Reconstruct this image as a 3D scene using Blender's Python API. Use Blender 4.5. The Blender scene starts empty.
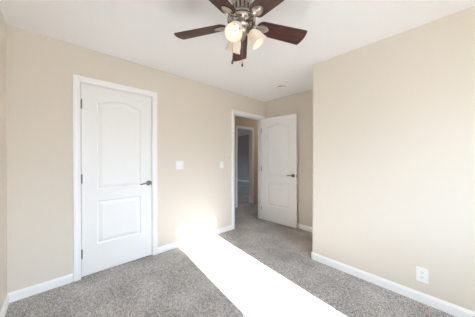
import bpy, bmesh, math
from math import sin, cos, pi, radians
from mathutils import Vector, Matrix
from mathutils.geometry import tessellate_polygon

SC = bpy.context.scene
COL = SC.collection

# ------------------------------------------------------------------ camera
cam_d = bpy.data.cameras.new('camera')
cam_d.sensor_width = 36.0
cam_d.lens = 196.53 * 36.0 / 475.0
cam_d.clip_start = 0.02
cam = bpy.data.objects.new('camera', cam_d)
cam.location = (0, 0, 1.2748)
cam.rotation_euler = (radians(90 - 0.266), 0, radians(47.313))
COL.objects.link(cam)
SC.camera = cam

# ------------------------------------------------------------------ world, sun, exposure
SKY_UP = (0.62, 0.80, 1.03)
SKY_STRENGTH = 10.0
GROUND = (0.145, 0.14, 0.13)
SUN_STRENGTH = 13.5
SUN_COLOR = (0.94, 0.965, 1.0)
EXPOSURE = 1.9
BULB_STRENGTH = 0.8

world = bpy.data.worlds.new('sky')
SC.world = world
world.use_nodes = True
wn, wl = world.node_tree.nodes, world.node_tree.links
wn.clear()
w_out = wn.new('ShaderNodeOutputWorld')
w_bg = wn.new('ShaderNodeBackground')
w_bg.inputs['Strength'].default_value = SKY_STRENGTH
w_tc = wn.new('ShaderNodeTexCoord')
w_sep = wn.new('ShaderNodeSeparateXYZ')
w_ramp = wn.new('ShaderNodeValToRGB')                # by height above the horizon: dim ground and trees, bright low sky, deeper zenith
e = w_ramp.color_ramp.elements
e[0].position, e[0].color = 0.02, (*GROUND, 1)
e[1].position, e[1].color = 0.20, (*SKY_UP, 1)
x = e.new(0.36); x.color = (*SKY_UP, 1)
x = e.new(0.62); x.color = (*[c * 0.42 for c in SKY_UP], 1)
wl.new(w_tc.outputs['Generated'], w_sep.inputs[0])
wl.new(w_sep.outputs['Z'], w_ramp.inputs['Fac'])
wl.new(w_ramp.outputs['Color'], w_bg.inputs['Color'])
wl.new(w_bg.outputs[0], w_out.inputs[0])

sun_d = bpy.data.lights.new('sun', 'SUN')
sun_d.energy = SUN_STRENGTH
sun_d.color = SUN_COLOR
sun_d.angle = radians(0.53)
sun = bpy.data.objects.new('sun', sun_d)
SUN_DIR = Vector((-1.0, 0.112, -0.49))
sun.rotation_euler = SUN_DIR.to_track_quat('-Z', 'Y').to_euler()
sun.location = (4, 0, 4)
COL.objects.link(sun)

SC.view_settings.view_transform = 'Standard'
SC.view_settings.look = 'None'
SC.view_settings.gamma = 1.0
SC.view_settings.use_curve_mapping = False
SC.view_settings.exposure = EXPOSURE
SC.cycles.use_denoising = True
SC.cycles.max_bounces = 16
SC.cycles.diffuse_bounces = 10
SC.cycles.sample_clamp_indirect = 30.0

# room measurements (metres)
XL, YN, YR, XC, YF, XW, H = -2.630, -0.319, 2.366, -1.178, 3.211, 1.30, 2.44
T = 0.115

def portal(name, loc, rot, sx, sy):
    d = bpy.data.lights.new(name, 'AREA')
    d.shape = 'RECTANGLE'
    d.size, d.size_y = sx, sy
    d.cycles.is_portal = True
    o = bpy.data.objects.new(name, d)
    o.location, o.rotation_euler = loc, rot
    COL.objects.link(o)

WY0, WY1, WZ0, WZ1 = 0.836, 1.500, 0.86, 2.250        # bedroom window opening
portal('window_daylight', (XW + 0.10, (WY0 + WY1) / 2, (WZ0 + WZ1) / 2), (0, radians(90), 0), WZ1 - WZ0, WY1 - WY0)

hl = bpy.data.lights.new('hall_lamp', 'POINT')         # the hall's own ceiling lamp, out of view round the door frame
hl.energy, hl.color, hl.shadow_soft_size = 1.7, (1.0, 0.92, 0.82), 0.12
hlo = bpy.data.objects.new('hall_lamp', hl)
hlo.location = (-3.2, 4.9, 2.25)
COL.objects.link(hlo)

SY0, SY1 = -0.20, 0.62                               # added unseen window in the same wall; its drawn blind gives soft fill
portal('fill_window_daylight', (XW + 0.11, (SY0 + SY1) / 2, (WZ0 + WZ1) / 2), (0, radians(90), 0), WZ1 - WZ0, SY1 - SY0)

# ------------------------------------------------------------------ materials
def base_mat(name):
    m = bpy.data.materials.new(name)
    m.use_nodes = True
    return m, m.node_tree.nodes, m.node_tree.links, m.node_tree.nodes['Principled BSDF']

def simple(name, col, rough=0.5, metal=0.0, bump=0.0, bscale=80.0, var=0.03, spec=0.5):
    """plain finish with a faint procedural unevenness"""
    m, n, l, b = base_mat(name)
    tc = n.new('ShaderNodeTexCoord')
    nz = n.new('ShaderNodeTexNoise')
    nz.inputs['Scale'].default_value = bscale
    nz.inputs['Detail'].default_value = 4
    l.new(tc.outputs['Object'], nz.inputs['Vector'])
    mx = n.new('ShaderNodeMix'); mx.data_type = 'RGBA'
    mx.inputs['A'].default_value = (*[c * (1 - var) for c in col], 1)
    mx.inputs['B'].default_value = (*[min(1, c * (1 + var)) for c in col], 1)
    l.new(nz.outputs['Fac'], mx.inputs['Factor'])
    l.new(mx.outputs['Result'], b.inputs['Base Color'])
    b.inputs['Roughness'].default_value = rough
    b.inputs['Metallic'].default_value = metal
    b.inputs['Specular IOR Level'].default_value = spec
    if bump:
        bp = n.new('ShaderNodeBump')
        bp.inputs['Strength'].default_value = bump
        bp.inputs['Distance'].default_value = 0.002
        l.new(nz.outputs['Fac'], bp.inputs['Height'])
        l.new(bp.outputs[0], b.inputs['Normal'])
    return m

M = {}
M['wall'] = simple('tan_wall_paint', (0.735, 0.673, 0.588), 0.75, bump=0.12, bscale=140, var=0.012, spec=0.25)
M['ceiling'] = simple('ceiling_paint', (0.91, 0.91, 0.915), 0.9, bump=0.25, bscale=120, var=0.012, spec=0.2)
M['trim'] = simple('white_trim_paint', (0.90, 0.90, 0.895), 0.38, bscale=60, var=0.01)
M['door'] = simple('white_door_paint', (0.85, 0.85, 0.845), 0.42, bscale=60, var=0.01)
M['plastic'] = simple('white_plastic', (0.88, 0.88, 0.87), 0.35, bscale=60, var=0.01)
M['slot'] = simple('dark_slot', (0.05, 0.05, 0.05), 0.6)
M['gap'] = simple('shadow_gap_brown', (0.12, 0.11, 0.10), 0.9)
M['chrome'] = simple('satin_chrome', (0.27, 0.26, 0.25), 0.22, 1.0, bscale=30)
M['nickel'] = simple('brushed_nickel', (0.46, 0.42, 0.37), 0.25, 1.0, bscale=50)
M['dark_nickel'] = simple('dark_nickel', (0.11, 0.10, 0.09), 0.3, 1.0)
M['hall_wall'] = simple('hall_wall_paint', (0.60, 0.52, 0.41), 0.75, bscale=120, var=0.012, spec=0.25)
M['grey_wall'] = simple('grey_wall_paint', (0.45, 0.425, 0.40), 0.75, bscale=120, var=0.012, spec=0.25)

def carpet_mat():
    m, n, l, b = base_mat('grey_carpet')
    tc = n.new('ShaderNodeTexCoord')
    def noise(scale, detail, rough=0.6):
        z = n.new('ShaderNodeTexNoise')
        z.inputs['Scale'].default_value = scale
        z.inputs['Detail'].default_value = detail
        z.inputs['Roughness'].default_value = rough
        l.new(tc.outputs['Object'], z.inputs['Vector'])
        return z
    fine, mid, big = noise(130, 4, 0.8), noise(38, 3), noise(2.6, 3)
    def math_(op, a, c, k=None):
        q = n.new('ShaderNodeMath'); q.operation = op
        for i, v in enumerate((a, c)):
            if isinstance(v, (int, float)): q.inputs[i].default_value = v
            else: l.new(v, q.inputs[i])
        return q.outputs[0]
    s = math_('ADD', math_('MULTIPLY', fine.outputs['Fac'], 0.70), math_('MULTIPLY', mid.outputs['Fac'], 0.18))
    s = math_('ADD', s, math_('MULTIPLY', big.outputs['Fac'], 0.12))
    r = n.new('ShaderNodeValToRGB')
    e = r.color_ramp.elements
    e[0].position, e[0].color = 0.42, (0.085, 0.074, 0.066, 1)
    e[1].position, e[1].color = 0.595, (0.84, 0.80, 0.77, 1)
    x = e.new(0.50); x.color = (0.40, 0.372, 0.350, 1)
    l.new(s, r.inputs[0])
    l.new(r.outputs[0], b.inputs['Base Color'])
    b.inputs['Roughness'].default_value = 1.0
    b.inputs['Specular IOR Level'].default_value = 0.05
    b.inputs['Sheen Weight'].default_value = 0.15
    bp = n.new('ShaderNodeBump')
    bp.inputs['Strength'].default_value = 0.7
    bp.inputs['Distance'].default_value = 0.008
    l.new(s, bp.inputs['Height'])
    l.new(bp.outputs[0], b.inputs['Normal'])
    return m
M['carpet'] = carpet_mat()

def wood_mat():
    m, n, l, b = base_mat('dark_walnut')
    tc = n.new('ShaderNodeTexCoord')
    mp = n.new('ShaderNodeMapping')
    mp.inputs['Scale'].default_value = (5, 70, 30)
    nz = n.new('ShaderNodeTexNoise')
    nz.inputs['Scale'].default_value = 1.0
    nz.inputs['Detail'].default_value = 6
    nz.inputs['Distortion'].default_value = 0.6
    r = n.new('ShaderNodeValToRGB')
    e = r.color_ramp.elements
    e[0].position, e[0].color = 0.30, (0.022, 0.007, 0.005, 1)
    e[1].position, e[1].color = 0.75, (0.135, 0.034, 0.020, 1)
    l.new(tc.outputs['Object'], mp.inputs[0]); l.new(mp.outputs[0], nz.inputs['Vector'])
    l.new(nz.outputs['Fac'], r.inputs[0]); l.new(r.outputs[0], b.inputs['Base Color'])
    b.inputs['Roughness'].default_value = 0.4
    return m
M['wood'] = wood_mat()

def shade_mat():
    m, n, l, b = base_mat('frosted_glass')
    out = n['Material Output']
    tc = n.new('ShaderNodeTexCoord')
    nz = n.new('ShaderNodeTexNoise')
    nz.inputs['Scale'].default_value = 28
    nz.inputs['Detail'].default_value = 3
    nz.inputs['Distortion'].default_value = 1.2
    l.new(tc.outputs['Object'], nz.inputs['Vector'])
    mx = n.new('ShaderNodeMix'); mx.data_type = 'RGBA'
    mx.inputs['A'].default_value = (0.84, 0.76, 0.66, 1)
    mx.inputs['B'].default_value = (0.93, 0.89, 0.82, 1)
    l.new(nz.outputs['Fac'], mx.inputs['Factor'])
    l.new(mx.outputs['Result'], b.inputs['Base Color'])
    b.inputs['Roughness'].default_value = 0.35
    tr = n.new('ShaderNodeBsdfTranslucent')
    l.new(mx.outputs['Result'], tr.inputs['Color'])
    ms = n.new('ShaderNodeMixShader')
    ms.inputs[0].default_value = 0.35
    l.new(b.outputs[0], ms.inputs[1]); l.new(tr.outputs[0], ms.inputs[2])
    l.new(ms.outputs[0], out.inputs['Surface'])
    return m
M['shade'] = shade_mat()

def bulb_mat():
    m, n, l, b = base_mat('lit_bulb')
    b.inputs['Base Color'].default_value = (1, 0.95, 0.85, 1)
    b.inputs['Emission Color'].default_value = (1.0, 0.92, 0.80, 1)
    b.inputs['Emission Strength'].default_value = BULB_STRENGTH
    return m
M['bulb'] = bulb_mat()

def fill_blind_mat():
    m, n, l, b = base_mat('fill_blind_fabric')
    out = n['Material Output']
    t = n.new('ShaderNodeBsdfTranslucent'); t.inputs['Color'].default_value = (0.80, 0.80, 0.79, 1)
    d = n.new('ShaderNodeBsdfDiffuse'); d.inputs['Color'].default_value = (0.8, 0.8, 0.79, 1)
    ms = n.new('ShaderNodeMixShader'); ms.inputs[0].default_value = 0.6
    l.new(d.outputs[0], ms.inputs[1]); l.new(t.outputs[0], ms.inputs[2])
    l.new(ms.outputs[0], out.inputs['Surface'])
    return m
M['blind'] = fill_blind_mat()

def pane_mat():
    m, n, l, b = base_mat('window_glass')
    out = n['Material Output']
    t = n.new('ShaderNodeBsdfTransparent')
    g = n.new('ShaderNodeBsdfGlossy'); g.inputs['Roughness'].default_value = 0.02
    ms = n.new('ShaderNodeMixShader'); ms.inputs[0].default_value = 0.05
    l.new(t.outputs[0], ms.inputs[1]); l.new(g.outputs[0], ms.inputs[2])
    l.new(ms.outputs[0], out.inputs['Surface'])
    return m
M['glass'] = pane_mat()

# ------------------------------------------------------------------ mesh helpers
def add_box(bm, lo, hi, bevel=0.0):
    lo, hi = Vector(lo), Vector(hi)
    c = (lo + hi) / 2
    s = hi - lo
    r = bmesh.ops.create_cube(bm, size=1.0, matrix=Matrix.Translation(c) @ Matrix.Diagonal((s.x, s.y, s.z, 1)))
    if bevel:
        es = list({e for v in r['verts'] for e in v.link_edges})
        bmesh.ops.bevel(bm, geom=es, offset=bevel, segments=2, profile=0.6, affect='EDGES')

def add_lathe(bm, prof, seg=32, mat=Matrix.Identity(4), close=True):
    """prof: list of (radius, z); revolved about local z"""
    rings = []
    for r, z in prof:
        if r < 1e-6:
            rings.append([bm.verts.new(mat @ Vector((0, 0, z)))])
        else:
            rings.append([bm.verts.new(mat @ Vector((r * cos(2 * pi * i / seg), r * sin(2 * pi * i / seg), z))) for i in range(seg)])
    for a, b in zip(rings, rings[1:]):
        for i in range(seg):
            j = (i + 1) % seg
            if len(a) == 1 and len(b) == 1: continue
            if len(a) == 1: bm.faces.new((a[0], b[i], b[j]))
            elif len(b) == 1: bm.faces.new((a[i], a[j], b[0]))
            else: bm.faces.new((a[i], a[j], b[j], b[i]))
    if close:
        for ring in (rings[0], rings[-1]):
            if len(ring) > 1: bm.faces.new(ring)

def add_tube(bm, pts, rad, seg=10):
    pts = [Vector(p) for p in pts]
    rads = rad if isinstance(rad, (list, tuple)) else [rad] * len(pts)
    rings = []
    up = None
    for i, p in enumerate(pts):
        t = (pts[min(i + 1, len(pts) - 1)] - pts[max(i - 1, 0)]).normalized()
        if up is None:
            up = Vector((0, 0, 1)) if abs(t.z) < 0.9 else Vector((1, 0, 0))
        x = t.cross(up).normalized()
        up = x.cross(t).normalized()
        rings.append([bm.verts.new(p + (x * cos(2 * pi * k / seg) + up * sin(2 * pi * k / seg)) * rads[i]) for k in range(seg)])
    for a, b in zip(rings, rings[1:]):
        for i in range(seg):
            j = (i + 1) % seg
            bm.faces.new((a[i], a[j], b[j], b[i]))
    bm.faces.new(rings[0]); bm.faces.new(list(reversed(rings[-1])))

def obj(name, bm, mat, parent=None, smooth=False):
    bmesh.ops.recalc_face_normals(bm, faces=bm.faces)
    me = bpy.data.meshes.new(name)
    bm.to_mesh(me)
    bm.free()
    if smooth:
        me.polygons.foreach_set('use_smooth', [True] * len(me.polygons))
        me.set_sharp_from_angle(angle=radians(40))
    me.materials.append(mat)
    o = bpy.data.objects.new(name, me)
    COL.objects.link(o)
    if parent: o.parent = parent
    return o

def empty(name, loc, rz=0.0):
    o = bpy.data.objects.new(name, None)
    o.empty_display_size = 0.1
    o.location = loc
    o.rotation_euler = (0, 0, rz)
    COL.objects.link(o)
    return o

def tag(o, label, cat, group=None, kind=None):
    o['label'] = label
    o['category'] = cat
    if group: o['group'] = group
    if kind: o['kind'] = kind
    return o

def structure(name, bm, mat, label, cat):
    return tag(obj(name, bm, mat), label, cat, kind='structure')

def boxes(*bb, bevel=0.0):
    bm = bmesh.new()
    for lo, hi in bb: add_box(bm, lo, hi, bevel)
    return bm

def place_copy(src, dst_parent):
    c = src.copy(); COL.objects.link(c); c.parent = dst_parent
    for g in src.children:
        d = g.copy(); COL.objects.link(d); d.parent = c
    return c

# ------------------------------------------------------------------ room shell
D1A, D1B, D1H = 0.190, 0.914, 2.062           # closed door, opening in the left wall
D2A, D2B, D2H = 2.350, 3.118, 2.062           # open doorway in the left wall
HX = -3.730                                   # hall's far wall
D3A, D3B, D3H = 3.440, 3.985, 2.035           # doorway in the hall's far wall
HY0, HY1 = 1.40, 5.30
RX, RY0, RY1 = -9.2, 2.4, 7.30                # room beyond the hall

structure('floor', boxes(((RX - 0.2, -0.5, -0.05), (XW + 0.12, RY1 + 0.2, 0.0))), M['carpet'],
          'speckled grey carpet covering the floor of bedroom and hall', 'carpet')
structure('ceiling', boxes(((XL - 0.11, YN - 0.12, H), (XW + 0.12, YF + 0.12, H + 0.05))), M['ceiling'],
          'flat white painted ceiling of the bedroom', 'ceiling')
structure('ceiling_hall', boxes(((RX - 0.2, -0.5, H + 0.001), (XL - 0.112, RY1 + 0.2, H + 0.05))), M['ceiling'],
          'shaded white ceiling beyond the open doorway', 'ceiling')

structure('wall_left', boxes(
    ((XL - T, YN - T, 0), (XL, D1A - 0.018, H)),
    ((XL - T, D1A - 0.018, D1H + 0.018), (XL, D1B + 0.018, H)),
    ((XL - T, D1B + 0.018, 0), (XL, D2A - 0.018, H)),
    ((XL - T, D2A - 0.018, D2H + 0.018), (XL, D2B + 0.018, H)),
    ((XL - T, D2B + 0.018, 0), (XL, HY1, H))), M['wall'],
    'tan wall with the closed white door and the open doorway', 'wall')
structure('wall_near', boxes(((XL, YN - T, 0), (XW + 0.12, YN, H))), M['wall'],
          'tan wall meeting the closed door wall at the left edge', 'wall')
def right_wall():
    bm = bmesh.new()
    add_box(bm, (XC, YR, 0), (XW, YF, H))
    es = [e for e in bm.edges if all(abs(v.co.x - XC) < 1e-4 and abs(v.co.y - YR) < 1e-4 for v in e.verts)]
    bmesh.ops.bevel(bm, geom=es, offset=0.012, segments=4, profile=0.5, affect='EDGES')
    return bm
structure('wall_right', right_wall(), M['wall'], 'wide plain tan wall on the right with an outlet low down', 'wall')
structure('wall_far', boxes(((XL, YF, 0), (XW, YF + T, H))), M['wall'],
          'narrow tan wall behind the open door', 'wall')
structure('wall_window', boxes(
    ((XW, YN, 0), (XW + 0.12, SY0, H)), ((XW, SY1, 0), (XW + 0.12, WY0, H)), ((XW, WY1, 0), (XW + 0.12, YR, H)),
    ((XW, WY0, 0), (XW + 0.12, WY1, WZ0)), ((XW, WY0, WZ1), (XW + 0.12, WY1, H)),
    ((XW, SY0, 0), (XW + 0.12, SY1, WZ0)), ((XW, SY0, WZ1), (XW + 0.12, SY1, H))), M['wall'],
    'tan wall behind the viewer with the sunny window', 'wall')
structure('wall_hall', boxes(
    ((HX - T, HY0, 0), (HX, D3A - 0.018, H)), ((HX - T, D3B + 0.018, 0), (HX, HY1, H)),
    ((HX - T, D3A - 0.018, D3H + 0.018), (HX, D3B + 0.018, H)),
    ((HX, HY0 - 0.1, 0), (XL - T, HY0, H)), ((HX, HY1, 0), (XL, HY1 + 0.1, H))), M['hall_wall'],
    'tan hall wall seen through the open doorway', 'wall')
RWY0, RWY1, RWZ0, RWZ1 = 3.5, 4.4, 0.9, 1.85  # unseen window opening, added to light the far room
structure('wall_back', boxes(
    ((RX, RY1, 0), (HX - T, RY1 + 0.1, H)), ((RX, RY0 - 0.1, 0), (HX - T, RY0, H)),
    ((RX - 0.1, RY0, 0), (RX, RWY0, H)), ((RX - 0.1, RWY1, 0), (RX, RY1, H)),
    ((RX - 0.1, RWY0, 0), (RX, RWY1, RWZ0)), ((RX - 0.1, RWY0, RWZ1), (RX, RWY1, H)),
    ((HX - T, HY1, 0), (HX - T + 0.05, RY1, H))), M['grey_wall'],
    'dim grey wall of the room beyond the hall', 'wall')
portal('far_room_daylight', (RX - 0.08, (RWY0 + RWY1) / 2, (RWZ0 + RWZ1) / 2), (0, radians(-90), 0), RWZ1 - RWZ0, RWY1 - RWY0)

structure('wall_closet', boxes(
    ((XL - T - 0.75, -0.4, 0), (XL - T - 0.70, 1.3, H)), ((XL - T - 0.70, -0.4, 0), (XL - T, -0.35, H)),
    ((XL - T - 0.70, 1.25, 0), (XL - T, 1.3, H))), M['hall_wall'], 'unseen closet wall behind the closed door', 'wall')

# window behind the viewer
w1 = empty('window_1', (XW + 0.06, (WY0 + WY1) / 2, WZ0))
tag(w1, 'white framed window letting the sun in behind the viewer', 'window', kind='structure')
hw, hz = (WY1 - WY0) / 2, WZ1 - WZ0
obj('window_casing', boxes(((-0.075, -hw - 0.06, -0.07), (-0.06, -hw, hz + 0.07)), ((-0.075, hw, -0.07), (-0.06, hw + 0.06, hz + 0.07)),
                           ((-0.075, -hw, hz), (-0.06, hw, hz + 0.07)), ((-0.085, -hw, -0.03), (-0.06, hw, 0.0))), M['trim'], w1)
obj('pane', boxes(((0.02, -hw, 0), (0.024, hw, hz))), M['glass'], w1)
obj('rail', boxes(((0.005, -hw, 1.980 - WZ0), (0.019, hw, 2.130 - WZ0))), M['trim'], w1)

w2 = empty('fill_window', (XW + 0.06, (SY0 + SY1) / 2, WZ0))
tag(w2, 'added unseen window behind the viewer, white blind giving soft fill', 'window', kind='structure')
sw = (SY1 - SY0) / 2
obj('window_casing', boxes(((-0.075, -sw - 0.06, -0.07), (-0.06, -sw, hz + 0.07)), ((-0.075, sw, -0.07), (-0.06, sw + 0.06, hz + 0.07)),
                           ((-0.075, -sw, hz), (-0.06, sw, hz + 0.07)), ((-0.085, -sw, -0.03), (-0.06, sw, 0.0))), M['trim'], w2)
obj('fill_blind', boxes(((0.0, -sw, 0), (0.001, sw, hz))), M['blind'], w2)

# baseboards: ogee-topped strip, swept along a run
BH, BT = 0.085, 0.013
def baseboard(name, a, b, inward, label):
    """strip from a to b (xy) on the wall face, thickness towards inward"""
    a, b, n = Vector((*a, 0)), Vector((*b, 0)), Vector((*inward, 0))
    prof = [(0, 0), (BT, 0), (BT, BH - 0.022), (BT - 0.003, BH - 0.014), (BT - 0.007, BH - 0.006), (0.003, BH), (0, BH)]
    bm = bmesh.new()
    r1 = [bm.verts.new(a + n * d + Vector((0, 0, z))) for d, z in prof]
    r2 = [bm.verts.new(b + n * d + Vector((0, 0, z))) for d, z in prof]
    for i in range(len(prof)):
        j = (i + 1) % len(prof)
        bm.faces.new((r1[i], r1[j], r2[j], r2[i]))
    bm.faces.new(r1); bm.faces.new(r2)
    return structure(name, bm, M['trim'], label, 'baseboard')

CW = 0.062                                     # casing width
baseboard('baseboard_left', (XL, YN), (XL, D1A - CW - 0.006), (1, 0), 'short white baseboard left of the closed door')
baseboard('baseboard_left_middle', (XL, D1B + CW + 0.006), (XL, D2A - CW - 0.006), (1, 0), 'white baseboard between the closed door and open doorway')
baseboard('baseboard_near', (XL + BT, YN), (XW, YN), (0, 1), 'white baseboard at the bottom left edge of the view')
baseboard('baseboard_far', (XL + BT, YF), (XC, YF), (0, -1), 'short white baseboard behind the open door')
baseboard('baseboard_right', (XC - BT, YR), (XW, YR), (0, -1), 'long white baseboard along the right wall')
baseboard('baseboard_corner', (XC, YR - BT), (XC, YF - BT), (-1, 0), 'white baseboard round the corner of the right wall')
baseboard('baseboard_back', (RX, RY1), (HX - T, RY1), (0, -1), 'pale baseboard of the dim room beyond the hall')

# door casings and jambs: moulded profile mitred round an opening in an x = const wall
def casing_frame(name, x, sx, y0, y1, ztop, label, jamb_depth=T, jamb_dir=-1, both=False):
    root = empty(name, (x, (y0 + y1) / 2, 0))
    tag(root, label, 'door frame', kind='structure')
    def ring(off, z, t):      # U path at distance off outside the opening, thickness t from the wall face
        return [(y0 - off, 0.0, t), (y0 - off, z + off, t), (y1 + off, z + off, t), (y1 + off, 0.0, t)]
    def casing(face, s):
        prof = [(0.005, 0.0), (0.005, 0.010), (0.012, 0.0125), (0.030, 0.0135), (0.040, 0.017), (CW, 0.017), (CW + 0.002, 0.014), (CW + 0.002, 0.0)]
        bm = bmesh.new()
        rows = [[bm.verts.new((face + s * t - x, y - (y0 + y1) / 2, z)) for y, z, t in ring(o, ztop, t)] for o, t in prof]
        for a, b in zip(rows, rows[1:]):
            for i in range(3): bm.faces.new((a[i], a[i + 1], b[i + 1], b[i]))
        for i in (0, 3): bm.faces.new([r[i] for r in rows])
        return bm
    obj('casing', casing(x, sx), M['trim'], root)
    if both: obj('casing', casing(x + jamb_dir * jamb_depth, -sx), M['trim'], root)
    xa, xb = sorted((0.0, jamb_dir * jamb_depth))
    my = (y0 + y1) / 2
    j = 0.018
    obj('jamb', boxes(((xa, y0 - j - my, 0), (xb, y0 - my, ztop + j)), ((xa, y1 - my, 0), (xb, y1 + j - my, ztop + j)),
                      ((xa, y0 - my, ztop), (xb, y1 - my, ztop + j))), M['trim'], root)
    return root, my

fr1, my1 = casing_frame('trim_1', XL, 1, D1A, D1B, D1H, 'white moulded frame round the closed door')
fr2, my2 = casing_frame('trim_2', XL, 1, D2A, D2B, D2H, 'white moulded frame round the open doorway', both=True)
obj('door_stop', boxes(((-0.055, D2A - my2, 0), (-0.043, D2A + 0.011 - my2, D2H)), ((-0.055, D2B - 0.011 - my2, 0), (-0.043, D2B - my2, D2H)),
                       ((-0.055, D2A - my2, D2H - 0.011), (-0.043, D2B - my2, D2H))), M['trim'], fr2)
fr3, my3 = casing_frame('trim_3', HX, 1, D3A, D3B, D3H, 'pale frame of the second doorway across the hall')

# ------------------------------------------------------------------ moulded two-panel doors
def arch_loop(x0, x1, z0, z1, rise, n=20):
    """counter-clockwise outline, arched top rising in the middle"""
    pts = [(x0, z0), (x1, z0)]
    if rise <= 0: return pts + [(x1, z1), (x0, z1)]
    for i in range(n + 1):
        t = i / n
        x = x1 + (x0 - x1) * t
        u = min(1.0, max(0.0, (t - 0.06) / 0.88))
        pts.append((x, z1 + rise * sin(pi * u)))
    return pts

def offset_panel(x0, x1, z0, z1, rise, d):
    return arch_loop(x0 + d, x1 - d, z0 + d, z1 - d, rise)

def door_leaf_bm(w, h, th, panels):
    """leaf from x=0 (hinge) to w, y -th/2..th/2, moulded on both faces"""
    bm = bmesh.new()
    prof = [(0.0, 0.0), (0.006, 0.0065), (0.014, 0.0080), (0.022, 0.0065), (0.030, 0.0050), (0.048, 0.0015)]
    outer = [(0, 0), (w, 0), (w, h), (0, h)]
    rims = []
    for s in (-1, 1):
        loops2d = [outer] + [offset_panel(*p, 0.0) for p in panels]
        flat, vs = [], []
        for lp in loops2d: flat += lp
        for x, z in flat: vs.append(bm.verts.new((x, s * th / 2, z)))
        tris = tessellate_polygon([[Vector((x, z, 0)) for x, z in lp] for lp in loops2d])
        for t in tris: bm.faces.new([vs[i] for i in t])
        rims.append(vs[:4])
        k = 4
        for p, lp in zip(panels, loops2d[1:]):
            prev = vs[k:k + len(lp)]; k += len(lp)
            for d, dep in prof[1:]:
                cur = [bm.verts.new((x, s * (th / 2 - dep), z)) for x, z in offset_panel(*p, d)]
                for i in range(len(cur)):
                    j = (i + 1) % len(cur)
                    bm.faces.new((prev[i], prev[j], cur[j], cur[i]))
                prev = cur
            c2 = [Vector((v.co.x, v.co.z, 0)) for v in prev]
            for t in tessellate_polygon([c2]): bm.faces.new([prev[i] for i in t])
    a, b = rims
    for i in range(4):
        j = (i + 1) % 4
        bm.faces.new((a[i], a[j], b[j], b[i]))
    return bm

def lever_set(parent, x, z, th, tip_dir):
    """rose, neck and lever on each face; rose/lever are the handle's own pieces"""
    for s in (-1, 1):
        face = s * th / 2
        bm = bmesh.new()
        m = Matrix.Translation((x, face, z)) @ Matrix.Rotation(-s * pi / 2, 4, 'X')
        add_lathe(bm, [(0.0, 0.0), (0.031, 0.0), (0.031, 0.006), (0.026, 0.011), (0.014, 0.014), (0.011, 0.020), (0.0105, 0.045), (0.0, 0.045)], 28, m, close=False)
        hnd = obj('handle', bm, M['chrome'], parent, smooth=True)
        hnd['label'] = 'satin chrome lever handle'
        bm = bmesh.new()
        y = face + s * 0.045
        pts = [(x - tip_dir * 0.012, y, z), (x, y + s * 0.003, z), (x + tip_dir * 0.03, y + s * 0.006, z + 0.002), (x + tip_dir * 0.065, y + s * 0.003, z + 0.001),
               (x + tip_dir * 0.095, y - s * 0.004, z - 0.004), (x + tip_dir * 0.112, y - s * 0.009, z - 0.007)]
        add_tube(bm, pts, [0.009, 0.0115, 0.0095, 0.008, 0.0075, 0.005], 12)
        obj('lever', bm, M['chrome'], hnd, smooth=True)

def hinge(parent, loc, zc, mat):
    bm = bmesh.new()
    x, y = loc
    add_lathe(bm, [(0.0, -0.052), (0.004, -0.050), (0.0065, -0.046), (0.0065, -0.016), (0.0058, -0.0155), (0.0058, -0.0145), (0.0065, -0.014), (0.0065, 0.014),
                   (0.0058, 0.0145), (0.0058, 0.0155), (0.0065, 0.016), (0.0065, 0.046), (0.004, 0.050), (0.0, 0.052)], 14, Matrix.Translation((x, y, zc)), close=False)
    o = obj('hinge', bm, mat, parent, smooth=True)
    o['label'] = 'metal hinge knuckle'
    return o

TH = 0.035
# closed door: local x runs along world +y from the hinge side, local -y faces the room
W1 = D1B - D1A - 0.009
d1 = empty('door_1', (XL - 0.004 - TH / 2, D1A + 0.0045, 0.014), radians(90))
tag(d1, 'closed white two-panel door with arched upper panel', 'door', kind='structure')
lz0 = 0.014
obj('leaf', door_leaf_bm(W1, D1H - lz0 - 0.004, TH, [(0.135, W1 - 0.132, 0.325 - lz0, 0.797 - lz0, 0), (0.135, W1 - 0.132, 0.922 - lz0, 1.872 - lz0, 0.050)]),
    M['door'], d1)
lever_set(d1, 0.868 - D1A, 0.948 - lz0, TH, -1)
for zc in (1.838, 1.05, 0.255): hinge(d1, (0.001, -TH / 2 - 0.006), zc - lz0, M['chrome'])
obj('strike', boxes(((W1 - 0.003, -TH / 2 - 0.0045, 0.915 - lz0), (W1 + 0.0025, -TH / 2 + 0.004, 0.965 - lz0))), M['chrome'], d1)

# open door against the far wall
W2 = D2B - D2A - 0.006
HXY = Vector((XL + 0.012, 3.098))
tip = Vector((-1.866, 3.152))
d2 = empty('door_2', (HXY.x, HXY.y, 0.014), math.atan2(tip.y - HXY.y, tip.x - HXY.x))
tag(d2, 'white two-panel door standing open against the far wall', 'door', kind='structure')
obj('leaf', door_leaf_bm(W2, D2H - lz0 - 0.004, TH, [(0.132, W2 - 0.128, 0.325 - lz0, 0.797 - lz0, 0), (0.132, W2 - 0.128, 0.922 - lz0, 1.872 - lz0, 0.050)]),
    M['door'], d2)
lever_set(d2, W2 - 0.062, 0.948 - lz0, TH, -1)
for zc in (1.82, 1.05, 0.255): hinge(d2, (-0.004, -TH / 2 - 0.003), zc - lz0, M['nickel'])
obj('latch_plate', boxes(((W2 - 0.001, -0.012, 0.915 - lz0), (W2 + 0.0015, 0.012, 0.975 - lz0))), M['chrome'], d2)

# ------------------------------------------------------------------ wall plates
def plate_bm(w, h, t=0.006):
    bm = bmesh.new()
    add_box(bm, (-w / 2, -t, -h / 2), (w / 2, 0, h / 2), 0.003)
    return bm

def rocker(parent, x):
    f = obj('rocker', boxes(((x - 0.0165, -0.0085, -0.033), (x + 0.0165, -0.004, 0.033)), bevel=0.0015), M['plastic'], parent)
    f.rotation_euler = (radians(1.6), 0, 0)
    return f

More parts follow.
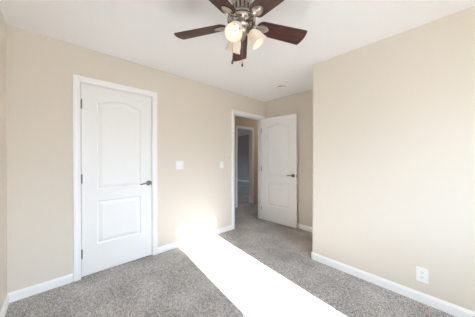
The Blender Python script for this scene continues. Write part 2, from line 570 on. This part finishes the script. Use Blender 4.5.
def screws(parent, pts):
    for x, z in pts:
        bm = bmesh.new()
        add_lathe(bm, [(0.0, 0.0), (0.0035, 0.0), (0.0028, 0.0012), (0.0, 0.0015)], 12, Matrix.Translation((x, -0.006, z)) @ Matrix.Rotation(pi / 2, 4, 'X'), close=False)
        obj('screw', bm, M['plastic'], parent)

# local -y is the front of a plate; on the left wall the front faces +x
s1 = empty('light_switch', (XL, 1.298, 1.168), radians(90))
tag(s1, 'white double rocker light switch right of the closed door', 'light switch')
obj('cover_plate', plate_bm(0.116, 0.124), M['plastic'], s1)
for x in (-0.023, 0.023): rocker(s1, x)
screws(s1, [(-0.023, 0.049), (0.023, 0.049), (-0.023, -0.049), (0.023, -0.049)])

s2 = empty('light_switch', (XL, 2.060, 1.153), radians(90))
tag(s2, 'white single light switch beside the open doorway frame', 'light switch')
obj('cover_plate', plate_bm(0.076, 0.118), M['plastic'], s2)
rocker(s2, 0)
screws(s2, [(0, 0.049), (0, -0.049)])

ot = empty('power_outlet', (-0.166, YR, 0.243))
tag(ot, 'white duplex power outlet low on the right wall', 'power outlet')
obj('cover_plate', plate_bm(0.078, 0.124), M['plastic'], ot)
for z in (0.020, -0.020):
    bm = bmesh.new()
    add_lathe(bm, [(0.0, 0.0), (0.0165, 0.0), (0.0165, 0.003), (0.0155, 0.004), (0.0, 0.004)], 24, Matrix.Translation((0, -0.0045, z)) @ Matrix.Rotation(pi / 2, 4, 'X'), close=False)
    rc = obj('socket', bm, M['plastic'], ot)
    obj('slot', boxes(((-0.0078, -0.0092, z + 0.000), (-0.0054, -0.0080, z + 0.0095)), ((0.0054, -0.0092, z + 0.001), (0.0078, -0.0080, z + 0.0085)),
                      ((-0.0022, -0.0092, z - 0.0105), (0.0022, -0.0080, z - 0.0055))), M['slot'], rc)
screws(ot, [(0, 0)])

# ------------------------------------------------------------------ smoke detector
sd = empty('smoke_detector', (-1.905, 2.735, H))
tag(sd, 'small round white smoke detector on the ceiling by the open door', 'smoke detector')
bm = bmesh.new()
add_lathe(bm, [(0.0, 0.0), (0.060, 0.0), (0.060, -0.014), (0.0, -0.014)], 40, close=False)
obj('mounting_base', bm, M['gap'], sd, smooth=True)  # coloured dark to stand for the shadow line between cover and ceiling
bm = bmesh.new()
add_lathe(bm, [(0.0, -0.013), (0.070, -0.013), (0.074, -0.017), (0.073, -0.034), (0.064, -0.045), (0.035, -0.049), (0.0, -0.050)], 40, close=False)
obj('cover', bm, M['plastic'], sd, smooth=True)

# ------------------------------------------------------------------ ceiling fan
FC = Vector((-1.040, 1.000, H))
fan = empty('ceiling_fan', FC)
tag(fan, 'nickel ceiling fan with five dark wood blades and three glass lights', 'ceiling fan')
BZ = 2.254 - H                                  # blade plane
bm = bmesh.new()
add_lathe(bm, [(0.0, 0.0), (0.078, 0.0), (0.080, -0.006), (0.076, -0.020), (0.070, -0.030), (0.068, -0.060), (0.068, -0.105), (0.072, -0.118), (0.088, -0.130),
               (0.100, -0.140), (0.104, -0.150), (0.104, -0.160), (0.0, -0.160)], 48, close=False)
mh = obj('motor_housing', bm, M['nickel'], fan, smooth=True)
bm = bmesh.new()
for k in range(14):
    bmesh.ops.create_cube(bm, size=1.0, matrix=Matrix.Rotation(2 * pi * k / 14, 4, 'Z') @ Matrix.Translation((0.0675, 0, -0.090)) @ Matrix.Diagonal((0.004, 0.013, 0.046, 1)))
obj('reflection_bars', bm, M['dark_nickel'], mh)  # dark bars standing in for vertical reflections on the column
bm = bmesh.new()
add_lathe(bm, [(0.0, -0.159), (0.094, -0.159), (0.094, -0.165), (0.0, -0.165)], 48, close=False)
obj('shadow_ring', bm, M['dark_nickel'], fan, smooth=True)
bm = bmesh.new()
add_lathe(bm, [(0.0, -0.164), (0.100, -0.164), (0.104, -0.168), (0.102, -0.176), (0.094, -0.181), (0.062, -0.192), (0.0, -0.196)], 48, close=False)
fly = obj('flywheel', bm, M['nickel'], fan, smooth=True)
bm = bmesh.new()
for k in range(15):
    r = bmesh.ops.create_cube(bm, size=1.0, matrix=Matrix.Rotation(2 * pi * k / 15, 4, 'Z') @ Matrix.Translation((0.079, 0, -0.1868)) @
                              Matrix.Rotation(radians(-19), 4, 'Y').inverted() @ Matrix.Diagonal((0.021, 0.016, 0.004, 1)))
obj('vent_slots', bm, M['slot'], fly)
bm = bmesh.new()
add_lathe(bm, [(0.0, -0.194), (0.056, -0.194), (0.060, -0.200), (0.060, -0.214), (0.052, -0.226), (0.046, -0.232), (0.044, -0.258), (0.036, -0.268), (0.020, -0.276),
               (0.012, -0.284), (0.008, -0.292), (0.0, -0.294)], 40, close=False)
obj('switch_housing', bm, M['nickel'], fan, smooth=True)

def blade_outline():
    pts = []
    r0, r1 = 0.118, 0.532
    w0, w1 = 0.057, 0.071
    n = 10
    for i in range(n + 1):                      # rounded root, from +y round to -y
        a = pi / 2 + pi * i / n
        pts.append((r0 + 0.045 + 0.045 * cos(a), w0 * sin(a)))
    c = 0.014
    for a in range(5):                          # tip corner at -y
        t = -pi / 2 + (pi / 2) * a / 4
        pts.append((r1 - c + c * cos(t), -w1 + c + c * sin(t)))
    for i in range(1, 6):
        y = -w1 + c + (2 * (w1 - c)) * i / 6
        pts.append((r1 + 0.010 * (1 - ((y) / (w1 - c)) ** 2), y))
    for a in range(5):
        t = (pi / 2) * a / 4
        pts.append((r1 - c + c * cos(t), w1 - c + c * sin(t)))
    return pts

def blade_bm():
    bm = bmesh.new()
    o = blade_outline()
    top = [bm.verts.new((x, y, 0.003)) for x, y in o]
    bot = [bm.verts.new((x, y, -0.003)) for x, y in o]
    bm.faces.new(top); bm.faces.new(list(reversed(bot)))
    for i in range(len(o)):
        j = (i + 1) % len(o)
        bm.faces.new((top[i], bot[i], bot[j], top[j]))
    return bm

def bracket_bm():
    bm = bmesh.new()
    # leaf-shaped plate under the blade, domed, with a raised rim
    def leaf(s, z):
        v = []
        for i in range(24):
            a = 2 * pi * i / 24
            x = 0.046 * cos(a)
            y = 0.034 * sin(a) * (1 - 0.22 * cos(a))
            v.append(bm.verts.new((0.172 + x * s, y * s, z)))
        return v
    rows = [leaf(1.0, -0.003), leaf(1.0, -0.0085), leaf(0.93, -0.010), leaf(0.84, -0.0085), leaf(0.76, -0.0065), leaf(0.45, -0.009), leaf(0.15, -0.010)]
    for a, b in zip(rows, rows[1:]):
        for i in range(24):
            j = (i + 1) % 24
            bm.faces.new((a[i], a[j], b[j], b[i]))
    bm.faces.new(rows[0]); bm.faces.new(rows[-1])
    # forked arm to the flywheel
    for s in (-1, 1):
        add_tube(bm, [(0.082, s * 0.010, 0.014), (0.100, s * 0.013, 0.000), (0.118, s * 0.014, -0.008), (0.140, s * 0.012, -0.009)], [0.008, 0.007, 0.0065, 0.006], 10)
    return bm

bl0 = None
for k in range(5):
    a = radians(138.5 + 72 * k)
    if k == 0:
        bl0 = obj('blade', blade_bm(), M['wood'], fan)
        bl0['label'] = 'dark brown wooden fan blade'
        br = obj('blade_bracket', bracket_bm(), M['nickel'], bl0, smooth=True)
        br['label'] = 'leaf-shaped nickel blade bracket'
        b = bl0
    else:
        b = place_copy(bl0, fan)
    b.location = (0, 0, BZ)
    b.rotation_euler = (Matrix.Rotation(a, 3, 'Z') @ Matrix.Rotation(radians(-14), 3, 'X')).to_euler()

TOCAM = Vector((0.735, -0.678, 0)); RIGHT = Vector((0.678, 0.735, 0))
for az in (-26, 89, 212):
    d = TOCAM * cos(radians(az)) + RIGHT * sin(radians(az))
    tilt = radians(36)
    axis = (d * sin(tilt) - Vector((0, 0, 1)) * cos(tilt)).normalized()
    neck = d * 0.062 + Vector((0, 0, -0.234))
    q = axis.to_track_quat('Z', 'Y').to_matrix().to_4x4()
    m = Matrix.Translation(neck) @ q
    bm = bmesh.new()
    add_tube(bm, [d * 0.035 + Vector((0, 0, -0.212)), d * 0.050 + Vector((0, 0, -0.216)), neck, neck + axis * 0.008], [0.010, 0.010, 0.011, 0.011], 12)
    add_lathe(bm, [(0.0, -0.004), (0.016, -0.004), (0.024, 0.004), (0.027, 0.016), (0.025, 0.020), (0.0, 0.020)], 24, m, close=False)
    arm = obj('lamp_arm', bm, M['nickel'], fan, smooth=True)
    # bell-shaped shade with wall thickness
    bm = bmesh.new()
    outer = [(0.024, 0.012), (0.029, 0.018), (0.040, 0.032), (0.049, 0.052), (0.054, 0.075), (0.057, 0.098), (0.063, 0.118)]
    inner = [(r - 0.003, z) for r, z in reversed(outer)]
    add_lathe(bm, outer + inner + [outer[0]], 36, m, close=False)
    sh = obj('glass_shade', bm, M['shade'], fan, smooth=True)
    sh['label'] = 'lit frosted glass bell shade'
    bm = bmesh.new()
    add_lathe(bm, [(0.0, 0.020), (0.012, 0.022), (0.013, 0.040), (0.020, 0.056), (0.0235, 0.070), (0.021, 0.084), (0.012, 0.093), (0.0, 0.096)], 20, m, close=False)
    obj('bulb', bm, M['bulb'], sh, smooth=True)

def pull_chain(x_right, fwd, z0, z1):
    p = RIGHT * x_right - TOCAM * fwd
    bm = bmesh.new()
    n = int((z0 - z1) / 0.006)
    add_tube(bm, [p + Vector((0, 0, z0)), p + Vector((0, 0, z1))], 0.0012, 6)
    for i in range(n):
        bmesh.ops.create_icosphere(bm, subdivisions=1, radius=0.0021, matrix=Matrix.Translation(p + Vector((0, 0, z0 - 0.006 * i))))
    hub = p.normalized() * 0.040
    add_tube(bm, [hub + Vector((0, 0, z0)), p + Vector((0, 0, z0))], 0.003, 8)
    ch = obj('pull_chain', bm, M['nickel'], fan)
    bm = bmesh.new()
    add_lathe(bm, [(0.0, 0.004), (0.003, 0.002), (0.004, -0.004), (0.0075, -0.014), (0.008, -0.021), (0.005, -0.026), (0.0, -0.027)], 16,
              Matrix.Translation(p + Vector((0, 0, z1))), close=False)
    obj('pull_fob', bm, M['dark_nickel'], ch, smooth=True)
pull_chain(-0.068, -0.004, -0.236, -0.455)
pull_chain(0.004, -0.043, -0.245, -0.492)
